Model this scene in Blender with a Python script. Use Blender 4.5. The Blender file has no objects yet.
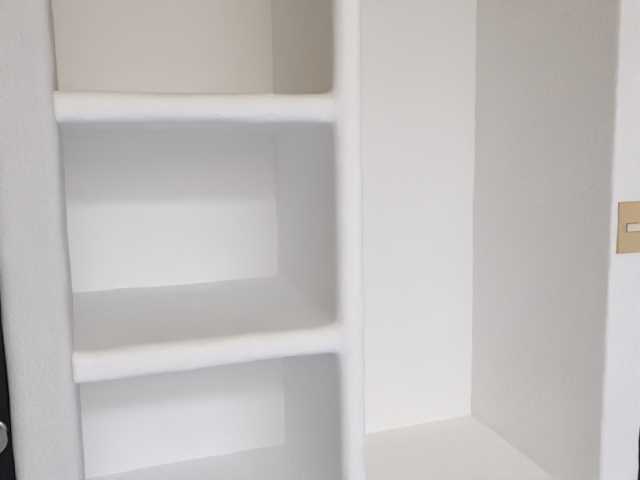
import bpy, bmesh, math
import numpy as np
from mathutils import Matrix, Vector

sc = bpy.context.scene
COL = sc.collection
ZC = 1.55                                  # eye level of the photographer

# ------------------------------------------------------------------ render look
sc.view_settings.view_transform = 'Standard'
sc.view_settings.look = 'None'
sc.view_settings.gamma = 1.0
sc.view_settings.use_curve_mapping = False
sc.view_settings.exposure = 0.0
sc.cycles.use_denoising = True
sc.cycles.max_bounces = 18
sc.cycles.diffuse_bounces = 16
sc.cycles.sample_clamp_indirect = 0.0

# ------------------------------------------------------------------ materials
def new_mat(name):
    m = bpy.data.materials.new(name); m.use_nodes = True
    nt = m.node_tree
    return m, nt, nt.nodes['Principled BSDF']

def plaster(name, col, rough=0.75, bumps=((140, .25, .003), (45, .25, .006)), tint=.03, spec=.3):
    """hand-trowelled painted plaster: two sizes of grain and faint uneven paint"""
    m, nt, b = new_mat(name)
    N, L = nt.nodes, nt.links
    tc = N.new('ShaderNodeTexCoord')
    n0 = N.new('ShaderNodeTexNoise'); n0.inputs['Scale'].default_value = 5.0
    n0.inputs['Detail'].default_value = 4
    L.new(tc.outputs['Object'], n0.inputs['Vector'])
    mix = N.new('ShaderNodeMix'); mix.data_type = 'RGBA'
    mix.inputs[6].default_value = (*[c*(1-tint) for c in col], 1)
    mix.inputs[7].default_value = (*[min(1, c*(1+tint)) for c in col], 1)
    L.new(n0.outputs['Fac'], mix.inputs[0])
    L.new(mix.outputs[2], b.inputs['Base Color'])
    b.inputs['Roughness'].default_value = rough
    b.inputs['Specular IOR Level'].default_value = spec
    prev = None
    for sc_, st, dist in bumps:
        n = N.new('ShaderNodeTexNoise'); n.inputs['Scale'].default_value = sc_
        n.inputs['Detail'].default_value = 3
        L.new(tc.outputs['Object'], n.inputs['Vector'])
        bp = N.new('ShaderNodeBump'); bp.inputs['Strength'].default_value = st
        bp.inputs['Distance'].default_value = dist
        L.new(n.outputs['Fac'], bp.inputs['Height'])
        if prev: L.new(prev.outputs['Normal'], bp.inputs['Normal'])
        prev = bp
    if prev: L.new(prev.outputs['Normal'], b.inputs['Normal'])
    return m

def plain(name, col, rough=.5, metal=0.0, spec=.5):
    m, nt, b = new_mat(name)
    N, L = nt.nodes, nt.links
    tc = N.new('ShaderNodeTexCoord')
    n = N.new('ShaderNodeTexNoise'); n.inputs['Scale'].default_value = 60
    L.new(tc.outputs['Object'], n.inputs['Vector'])
    r = N.new('ShaderNodeMapRange')
    r.inputs[3].default_value = max(0, rough-.05); r.inputs[4].default_value = min(1, rough+.05)
    L.new(n.outputs['Fac'], r.inputs[0]); L.new(r.outputs[0], b.inputs['Roughness'])
    b.inputs['Base Color'].default_value = (*col, 1)
    b.inputs['Metallic'].default_value = metal
    b.inputs['Specular IOR Level'].default_value = spec
    return m

def wood(name, c0, c1, rough=.4, scale=(30, 30, 1.5)):
    m, nt, b = new_mat(name)
    N, L = nt.nodes, nt.links
    tc = N.new('ShaderNodeTexCoord'); mp = N.new('ShaderNodeMapping')
    mp.inputs['Scale'].default_value = scale
    n = N.new('ShaderNodeTexNoise'); n.inputs['Scale'].default_value = 2; n.inputs['Detail'].default_value = 6
    cr = N.new('ShaderNodeValToRGB')
    cr.color_ramp.elements[0].color = (*c0, 1); cr.color_ramp.elements[0].position = .35
    cr.color_ramp.elements[1].color = (*c1, 1); cr.color_ramp.elements[1].position = .7
    L.new(tc.outputs['Object'], mp.inputs[0]); L.new(mp.outputs[0], n.inputs['Vector'])
    L.new(n.outputs['Fac'], cr.inputs[0]); L.new(cr.outputs[0], b.inputs['Base Color'])
    b.inputs['Roughness'].default_value = rough
    b.inputs['Specular IOR Level'].default_value = .15
    return m

WHITE = (.83, .825, .815)
M_unit  = plaster('shelf_plaster', (.925, .922, .918), bumps=((170, .3, .0035), (75, .26, .006)), tint=.01)
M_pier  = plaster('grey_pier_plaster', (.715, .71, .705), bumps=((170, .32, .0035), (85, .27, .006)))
M_right = plaster('white_pier_plaster', (.88, .875, .875), tint=.012, bumps=((150, .36, .004), (70, .36, .0075)))
M_back  = plaster('niche_back_plaster', (.945, .943, .942), tint=.008, bumps=((30, .10, .004),))
M_room  = plaster('room_plaster', (.78, .775, .765), bumps=((60, .2, .004),))
M_ochre2 = plaster('ochre_bounce_plaster', (.62, .50, .24), bumps=((60, .2, .004),))  # ochre picked so light bounced off the niche head yellows the top bay
M_ochre = plaster('tan_low_bounce_wall', (.30, .27, .22), bumps=((60, .2, .004),))  # left room wall darkened to cut the light it reflects into the niche
M_ceil  = wood('ceiling_boards', (.62, .42, .18), (.72, .51, .25), .6, (2, 30, 30))
M_floor = plaster('floor_tile', (.50, .54, .66), .4, bumps=((20, .1, .002),))
M_door  = wood('dark_stained_wood', (.008, .007, .009), (.013, .011, .013), .6)
M_knob  = plain('satin_metal', (.36, .355, .34), .36, 1.0)
M_plate = plain('beige_plastic', (.64, .475, .275), .4)
M_rock  = plain('cream_plastic', (.80, .70, .56), .35)
M_gap   = plain('shadow_gap_plastic', (.22, .15, .09), .6)
M_frame = plain('assumed_skylight_paint', (.75, .75, .74), .4)  # used only on the frame of the added skylight

# ------------------------------------------------------------------ signed-distance modelling
def smin(a, b, k):
    h = np.clip(.5 + .5*(b-a)/k, 0, 1)
    return b*(1-h) + a*h - k*h*(1-h)

def rbox(P, lo, hi, r):
    """rounded box; lo/hi may be arrays that vary over the grid"""
    q = []
    for i in range(3):
        c = (np.asarray(lo[i])+np.asarray(hi[i]))*.5; h = (np.asarray(hi[i])-np.asarray(lo[i]))*.5
        q.append(np.abs(P[i]-c) - h + r)
    out = np.sqrt(sum(np.maximum(x, 0)**2 for x in q))
    ins = np.minimum(np.maximum(np.maximum(q[0], q[1]), q[2]), 0)
    return (out + ins - r).astype(np.float32)

def wobble(P, seed=0, amp=1.0):
    """gentle hand-made unevenness, metres"""
    rs = np.random.RandomState(seed); w = 0
    for n, lam, a in ((5, .30, .0007), (7, .10, .0005), (9, .045, .00028)):
        for _ in range(n):
            d = rs.normal(size=3); d /= np.linalg.norm(d)
            k = 2*math.pi/(lam*rs.uniform(.7, 1.4))
            w = w + a*np.sin(k*(d[0]*P[0]+d[1]*P[1]+d[2]*P[2]) + rs.uniform(0, 6.28))
    return amp*w

def grid(lo, hi, h):
    ax = [np.arange(lo[i]-2*h, hi[i]+2.01*h, h, dtype=np.float32) for i in range(3)]
    return np.meshgrid(*ax, indexing='ij'), [a[0] for a in ax], h

def surface_nets(S, org, h):
    S = S.astype(np.float32)
    ins = S < 0
    nx, ny, nz = S.shape
    cnt = np.zeros((nx-1, ny-1, nz-1), np.int8)
    for dx in (0, 1):
        for dy in (0, 1):
            for dz in (0, 1):
                cnt += ins[dx:nx-1+dx, dy:ny-1+dy, dz:nz-1+dz]
    act = (cnt > 0) & (cnt < 8)
    idx = np.argwhere(act)
    vid = -np.ones(act.shape, np.int64); vid[act] = np.arange(len(idx))
    acc = np.zeros((len(idx), 3)); num = np.zeros(len(idx))
    cor = [(a, b, c) for a in (0, 1) for b in (0, 1) for c in (0, 1)]
    for p in cor:
        for ax in range(3):
            if p[ax]: continue
            q = list(p); q[ax] = 1
            s0 = S[idx[:, 0]+p[0], idx[:, 1]+p[1], idx[:, 2]+p[2]]
            s1 = S[idx[:, 0]+q[0], idx[:, 1]+q[1], idx[:, 2]+q[2]]
            m = (s0 < 0) != (s1 < 0)
            t = np.where(m, s0/np.where(m, s0-s1, 1), 0)
            pos = np.tile(np.array(p, float), (len(idx), 1)); pos[:, ax] = t
            acc[m] += pos[m]; num[m] += 1
    V = (idx + acc/num[:, None])*h + np.array(org)
    F = []
    for ax in range(3):
        o1, o2 = [(1, 2), (2, 0), (0, 1)][ax]
        sl0 = [slice(None)]*3; sl1 = [slice(None)]*3
        sl0[ax] = slice(0, -1); sl1[ax] = slice(1, None)
        a, b = ins[tuple(sl0)], ins[tuple(sl1)]
        for flip in (False, True):
            e = np.argwhere((a & ~b) if not flip else (~a & b))
            ok = (e[:, o1] > 0) & (e[:, o2] > 0) & (e[:, o1] < S.shape[o1]-1) & (e[:, o2] < S.shape[o2]-1)
            e = e[ok]
            def cell(d1, d2):
                c = e.copy(); c[:, o1] -= d1; c[:, o2] -= d2
                return vid[c[:, 0], c[:, 1], c[:, 2]]
            q = np.stack([cell(1, 1), cell(0, 1), cell(0, 0), cell(1, 0)], 1)
            F.append(q[:, ::-1] if flip else q)
    return V, np.concatenate(F)

def vnormals(S, org, h, V):
    """smooth vertex normals from the distance field's gradient"""
    g = np.gradient(S, h)
    f = (V-np.array(org))/h
    i = np.clip(np.floor(f).astype(int), 0, np.array(S.shape)-2); t = f-i
    n = np.zeros_like(V)
    for a in (0, 1):
        for b in (0, 1):
            for c in (0, 1):
                w = (t[:, 0] if a else 1-t[:, 0])*(t[:, 1] if b else 1-t[:, 1])*(t[:, 2] if c else 1-t[:, 2])
                for k in range(3):
                    n[:, k] += w*g[k][i[:, 0]+a, i[:, 1]+b, i[:, 2]+c]
    return n/np.maximum(np.linalg.norm(n, axis=1, keepdims=True), 1e-9)

def mesh_obj(name, V, F, mat, parent=None, N=None):
    used = np.unique(F); remap = -np.ones(len(V), np.int64); remap[used] = np.arange(len(used))
    me = bpy.data.meshes.new(name)
    me.from_pydata(V[used].tolist(), [], remap[F].tolist()); me.update()
    me.polygons.foreach_set('use_smooth', [True]*len(me.polygons))
    if N is not None:
        me.normals_split_custom_set_from_vertices(N[used].tolist())
    me.materials.append(mat)
    o = bpy.data.objects.new(name, me); COL.objects.link(o)
    if parent: o.parent = parent
    return o

# ------------------------------------------------------------------ plain mesh helpers
def add_box(bm, lo, hi, bevel=0, seg=2):
    r = bmesh.ops.create_cube(bm, size=1)
    vs = r['verts']
    for v in vs:
        v.co = Vector([(lo[i]+hi[i])/2 + v.co[i]*(hi[i]-lo[i]) for i in range(3)])
    if bevel:
        es = {e for v in vs for e in v.link_edges}
        bmesh.ops.bevel(bm, geom=list(es), offset=bevel, segments=seg, affect='EDGES', profile=.5)

def add_lathe(bm, prof, centre, axis='-y', n=40):
    """profile of (radius, distance along axis)"""
    rings = []
    for r, d in prof:
        ring = []
        for k in range(n):
            a = 2*math.pi*k/n
            ring.append(bm.verts.new((centre[0]+r*math.cos(a), centre[1]-d, centre[2]+r*math.sin(a))))
        rings.append(ring)
    for i in range(len(rings)-1):
        for k in range(n):
            bm.faces.new((rings[i][k], rings[i][(k+1) % n], rings[i+1][(k+1) % n], rings[i+1][k]))
    bm.faces.new(rings[0]); bm.faces.new(rings[-1])
    bmesh.ops.recalc_face_normals(bm, faces=bm.faces)

def obj(name, bm, mat, parent=None, smooth=False):
    me = bpy.data.meshes.new(name); bm.to_mesh(me); bm.free()
    if smooth:
        me.polygons.foreach_set('use_smooth', [True]*len(me.polygons))
    me.materials.append(mat)
    o = bpy.data.objects.new(name, me); COL.objects.link(o)
    if parent: o.parent = parent
    return o

def boxes(name, lst, mat, parent=None, bevel=0):
    bm = bmesh.new()
    for lo, hi in lst: add_box(bm, lo, hi, bevel)
    return obj(name, bm, mat, parent)

def struct(o):
    o['kind'] = 'structure'; return o

# ------------------------------------------------------------------ sizes (metres; the wall face is y = 0)
XL0, XL1 = 0.008, -0.033          # left jamb at the face / at the back
XA0, XA1 = 0.495, 0.514           # divider, bay side
XB0, XB1 = 0.5545, 0.575          # divider, wardrobe side
XR0, XR1 = 1.145, 1.161           # right niche wall
PL, PR = -0.103, 1.259            # outer edges of the two piers
CEIL = 2.45
TOP = 2.24                        # head of the niche
S1 = (ZC+.069, ZC+.1235)           # upper shelf underside / top
S2 = (ZC-.382, ZC-.328)           # middle shelf
ZB_L, ZB_R = ZC-.833, ZC-.846     # floors of the two bays
def depth(x): return .560 + .035*x

# ------------------------------------------------------------------ niche back wall
nx, nz = 40, 60
V, F = [], []
for j in range(nz+1):
    for i in range(nx+1):
        x = -.12 + i*1.42/nx; z = j*CEIL/nz
        y = depth(x) + .0016*math.sin(5.1*x+1.3*z) + .0012*math.sin(9*z-4*x+1)
        V.append((x, y, z))
for j in range(nz):
    for i in range(nx):
        a = j*(nx+1)+i; F.append((a, a+1, a+nx+2, a+nx+1))
nb = len(V)
V += [(x, .72, z) for x, y, z in V]
F += [tuple(v+nb for v in f[::-1]) for f in F]
def rim(seq):
    for a, b in zip(seq, seq[1:]): F.append((a, b, b+nb, a+nb))
rim([i for i in range(nx, -1, -1)]); rim([nz*(nx+1)+i for i in range(nx+1)])
rim([j*(nx+1) for j in range(nz+1)]); rim([j*(nx+1)+nx for j in range(nz, -1, -1)])
bm = bmesh.new()
bv = [bm.verts.new(v) for v in V]
for f in F: bm.faces.new([bv[i] for i in f])
bmesh.ops.recalc_face_normals(bm, faces=bm.faces)
wb = struct(obj('wall_back', bm, M_back, None, False))
for p in wb.data.polygons: p.use_smooth = abs(p.normal.y) > .9

# ------------------------------------------------------------------ the two piers
def pier(name, lo, hi, x0f, x1f, r, seed, mat, zb=.55, zt=2.15):
    P, org, h = grid((lo[0], 0, zb), (hi[0], .64, zt), .006)
    w = wobble(P, seed, .6)
    S = rbox(P, (x0f(P[1]), 0.0, zb), (x1f(P[1]), .66, zt), r) + w*np.clip((P[1]+.02)/.02, 0, 1)
    S = np.maximum(S, P[1]-depth(P[0])-.012)
    V, F = surface_nets(S, org, h); N = vnormals(S, org, h, V)
    lo_ = V[:, 2] < zb+.03; V[lo_, 2] = 0.0
    hi_ = V[:, 2] > zt-.03; V[hi_, 2] = CEIL
    return struct(mesh_obj(name, V, F, mat, None, N))

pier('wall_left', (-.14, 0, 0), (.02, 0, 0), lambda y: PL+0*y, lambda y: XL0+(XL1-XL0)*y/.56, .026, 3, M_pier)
pier('wall_right', (1.12, 0, 0), (1.27, 0, 0), lambda y: XR0+(XR1-XR0)*y/.6, lambda y: PR+0*y, .007, 8, M_right)

# ------------------------------------------------------------------ built-in plaster shelving
unit = bpy.data.objects.new('built_in_shelving', None); COL.objects.link(unit)
unit['label'] = 'white plastered built-in shelving with two thick rounded shelves beside a tall open bay'
unit['category'] = 'shelving'

zb, zt = .56, TOP
P, org, h = grid((-.04, 0, zb), (1.17, .62, zt), .0055)
X, Y, Z = P
w = wobble(P, 21, .6)
Yd = Y/.58
xa = XA0+(XA1-XA0)*Yd + .007*np.clip((ZC-.30-Z)/.4, 0, 1); xb = XB0+(XB1-XB0)*Yd
div = rbox(P, (xa, -.002, .3), (xb, .7, 2.6), .0255)
s1 = rbox(P, (-.3, .006, S1[0]+.016*np.clip((Y-.03)/.5, 0, 1)), (.535, .7, S1[1]), .024)
# the upper shelf's underside is coved into the back wall
RC = .045
yc, zc = depth(X)-RC+.006, S1[0]+.014-RC
cove = np.maximum(RC-np.sqrt((Y-yc)**2+(Z-zc)**2), np.maximum(zc-Z, yc-Y))
cove = np.maximum(cove, np.maximum(Z-S1[1]+.02, X-.53))
s1 = np.minimum(s1, cove)
s2 = rbox(P, (-.3, .002, S2[0]-.007*np.clip(1-X/.5, 0, 1)), (.535, .7, S2[1]), .023)
bl = rbox(P, (-.3, .004, .2), (.535, .7, ZB_L), .020)
br = rbox(P, (.50, .004, .2), (1.5, .7, ZB_R), .020)
base = np.minimum(bl, br)
S = smin(div, s1, .016); S = smin(S, s2, .016); S = smin(S, base, .010)
S = S + w
xl = XL0+(XL1-XL0)*Y/.56 - .004
xr = XR0+(XR1-XR0)*Y/.6 + .004
S = np.maximum(S, Y-depth(X)-.012)
S = np.maximum(S, xl-X); S = np.maximum(S, X-xr)
S = np.maximum(S, zb-Z); S = np.maximum(S, Z-zt)
V, F = surface_nets(S, org, h); N = vnormals(S, org, h, V)
C = V[F].mean(1)
# every face goes to the part it belongs to
kind = np.zeros(len(C), int)
cx, cz = C[:, 0], C[:, 2]
xam = XA0+(XA1-XA0)*C[:, 1]/.58
kind[(cx < xam) & (np.abs(cz-(S1[0]+S1[1])/2) < .045)] = 1
kind[(cx < xam) & (np.abs(cz-(S2[0]+S2[1])/2) < .045)] = 2
kind[(cx < xam+.02) & (cz < ZB_L+.012)] = 3
kind[(cx > xam+.02) & (cz < ZB_R+.010)] = 3
V[V[:, 2] < zb+.012, 2] = 0.0
for k, nm in enumerate(('divider', 'shelf', 'shelf', 'base')):
    mesh_obj(nm, V, F[kind == k], M_unit, unit, N)

# wall over the niche and the doors
struct(boxes('wall_top', [((PL, 0, TOP), (PR, .60, CEIL))], M_ochre2))

# ------------------------------------------------------------------ the room behind the camera
X0, X1, Y1 = -1.55, 2.75, -2.9
W = (-.30, 1.40, -2.86, -2.34)     # assumed skylight opening, unseen, added to the ceiling for its light: x0 x1 y0 y1
struct(boxes('floor', [((X0-.1, Y1-.15, -.1), (X1+.1, .75, 0))], M_floor))
struct(boxes('ceiling', [((X0-.1, Y1-.15, CEIL), (W[0], .75, CEIL+.1)), ((W[1], Y1-.15, CEIL), (X1+.1, .75, CEIL+.1)),
                         ((W[0], Y1-.15, CEIL), (W[1], W[2], CEIL+.1)), ((W[0], W[3], CEIL), (W[1], .75, CEIL+.1))], M_ceil))
struct(boxes('wall_room_left', [((X0-.1, Y1-.15, 0), (X0, .75, CEIL))], M_ochre))
struct(boxes('wall_room_right', [((X1, Y1-.15, 0), (X1+.1, .75, CEIL))], M_room))
struct(boxes('wall_front', [((X0, Y1-.15, 0), (X1, Y1, CEIL))], M_room))
struct(boxes('assumed_skylight_1', [((W[0], W[2], CEIL+.02), (W[0]+.03, W[3], CEIL+.07)), ((W[1]-.03, W[2], CEIL+.02), (W[1], W[3], CEIL+.07)),
                          ((W[0]+.03, W[2], CEIL+.02), (W[1]-.03, W[2]+.03, CEIL+.07)), ((W[0]+.03, W[3]-.03, CEIL+.02), (W[1]-.03, W[3], CEIL+.07))], M_frame))  # frame of the assumed skylight, added around the unseen opening

# doors either side of the niche
DH = 2.05; DW = .80
def door(name, xa_, xb_):
    y0, y1 = .012, .052
    st, rl = .11, .14
    lst = [((xa_, y0, .01), (xa_+st, y1, DH)), ((xb_-st, y0, .01), (xb_, y1, DH))]
    for z0, z1 in ((.01, .20), (1.02, 1.02+rl), (DH-rl, DH)):
        lst.append(((xa_+st, y0, z0), (xb_-st, y1, z1)))
    lst += [((xa_+st, y0+.014, .20), (xb_-st, y1-.010, 1.02)), ((xa_+st, y0+.014, 1.02+rl), (xb_-st, y1-.010, DH-rl))]
    return struct(boxes(name, lst, M_door))
d1 = door('door_1', PL-.001-DW, PL-.001)
d2 = door('door_2', PR+.001, PR+.001+DW)
struct(boxes('wall_left_beyond', [((X0, 0, 0), (PL-.006-DW, .60, CEIL)), ((PL-.006-DW, 0, DH+.004), (PL, .60, CEIL))], M_room))
struct(boxes('wall_right_beyond', [((PR+.006+DW, 0, 0), (X1, .60, CEIL)), ((PR, 0, DH+.004), (PR+.006+DW, .60, CEIL))], M_room))

KX, KZ = -.126, ZC-.449
bm = bmesh.new()
add_lathe(bm, [(.010, -.001), (.010, .022), (.013, .026), (.020, .030), (.0245, .036), (.0260, .043), (.0250, .050), (.020, .056), (.011, .059), (.002, .0595)], (KX, .012, KZ))
kn = obj('door_knob', bm, M_knob, d1, True); kn['label'] = 'round satin metal knob'
bm = bmesh.new()
add_lathe(bm, [(.019, -.001), (.019, .003), (.017, .005), (.009, .006)], (KX, .012, KZ))
obj('knob_rose', bm, M_knob, kn, True)

# ------------------------------------------------------------------ light switch on the right pier
SX, SZ = 1.1600, ZC-.1650          # left edge and centre height
sw = bpy.data.objects.new('light_switch', None); COL.objects.link(sw)
sw.location = (SX+.037, 0, SZ)
sw['label'] = 'beige plastic light switch with cream rocker on the narrow white wall'
sw['category'] = 'light switch'
bm = bmesh.new()
hw, hh, t = .037, .0585, .008
o_ = [(-hw, -hh), (hw, -hh), (hw, hh), (-hw, hh)]
def ring(s, y): return [bm.verts.new((x-math.copysign(s, x), y, z-math.copysign(s, z))) for x, z in o_]
def hole(y): return [bm.verts.new((x, y, z)) for x, z in ((-.0195, -.0105), (.0195, -.0105), (.0195, .0105), (-.0195, .0105))]
R = [ring(0, .002), ring(0, -.003), ring(.0012, -.0062), ring(.0045, -t), hole(-t), hole(-.003)]
for a, b in zip(R, R[1:]):
    for k in range(4): bm.faces.new((a[k], a[(k+1) % 4], b[(k+1) % 4], b[k]))
bm.faces.new(R[-1]); bm.faces.new(R[0][::-1])
bmesh.ops.recalc_face_normals(bm, faces=bm.faces)
obj('plate', bm, M_plate, sw)
bm = bmesh.new(); add_box(bm, (-.0193, -.0042, -.0103), (.0193, -.0022, .0103))
obj('rocker_gap_shade', bm, M_gap, sw)  # dark block behind the rocker, shade of the gap put into its colour
bm = bmesh.new(); add_box(bm, (-.0165, -.0100, -.0090), (.0190, -.0036, .0090), .0012, 2)
rk = obj('rocker', bm, M_rock, sw); rk['label'] = 'cream rocker'

# ------------------------------------------------------------------ light: daylight through the assumed skylight, an assumed warm light without a lamp
la = bpy.data.lights.new('assumed_skylight_light', 'AREA'); la.shape = 'RECTANGLE'  # assumed daylight source, area light set in the added skylight opening
la.size = W[1]-W[0]-.08; la.size_y = W[3]-W[2]-.08
la.energy = 61; la.color = (.785, .875, .985)
lo_ = bpy.data.objects.new('assumed_skylight_light', la); COL.objects.link(lo_)
lo_.location = ((W[0]+W[1])/2, (W[2]+W[3])/2, CEIL+.01)
lb = bpy.data.lights.new('assumed_warm_light', 'POINT'); lb.shadow_soft_size = .16  # warm point light assumed for the upper tint, no lamp fixture built
lb.energy = 9.0; lb.color = (1, .62, .25)
lp = bpy.data.objects.new('assumed_warm_light', lb); COL.objects.link(lp)  # added light standing alone, without any lamp object
lp.location = (.3, Y1+.30, 2.0)
wd = bpy.data.worlds.new('sky'); sc.world = wd; wd.use_nodes = True
wd.node_tree.nodes['Background'].inputs[0].default_value = (.75, .85, 1, 1)
wd.node_tree.nodes['Background'].inputs[1].default_value = 1.0

# ------------------------------------------------------------------ camera
ya, pi_, ro = (math.radians(v) for v in (17.449, 7.398, -1.051))
fwd = Vector((math.sin(ya)*math.cos(pi_), math.cos(ya)*math.cos(pi_), -math.sin(pi_)))
r0 = Vector((math.cos(ya), -math.sin(ya), 0)); u0 = r0.cross(fwd)
r = math.cos(ro)*r0 + math.sin(ro)*u0; u = -math.sin(ro)*r0 + math.cos(ro)*u0
cam = bpy.data.cameras.new('camera'); co = bpy.data.objects.new('camera', cam); COL.objects.link(co)
cam.sensor_width = 36; cam.sensor_fit = 'HORIZONTAL'; cam.lens = 619.66/640*36; cam.clip_start = .02
m = Matrix.Identity(4)
for i in range(3):
    m[i][0], m[i][1], m[i][2] = r[i], u[i], -fwd[i]
m[0][3], m[1][3], m[2][3] = .1067, -1.1207, ZC
co.matrix_world = m
sc.camera = co
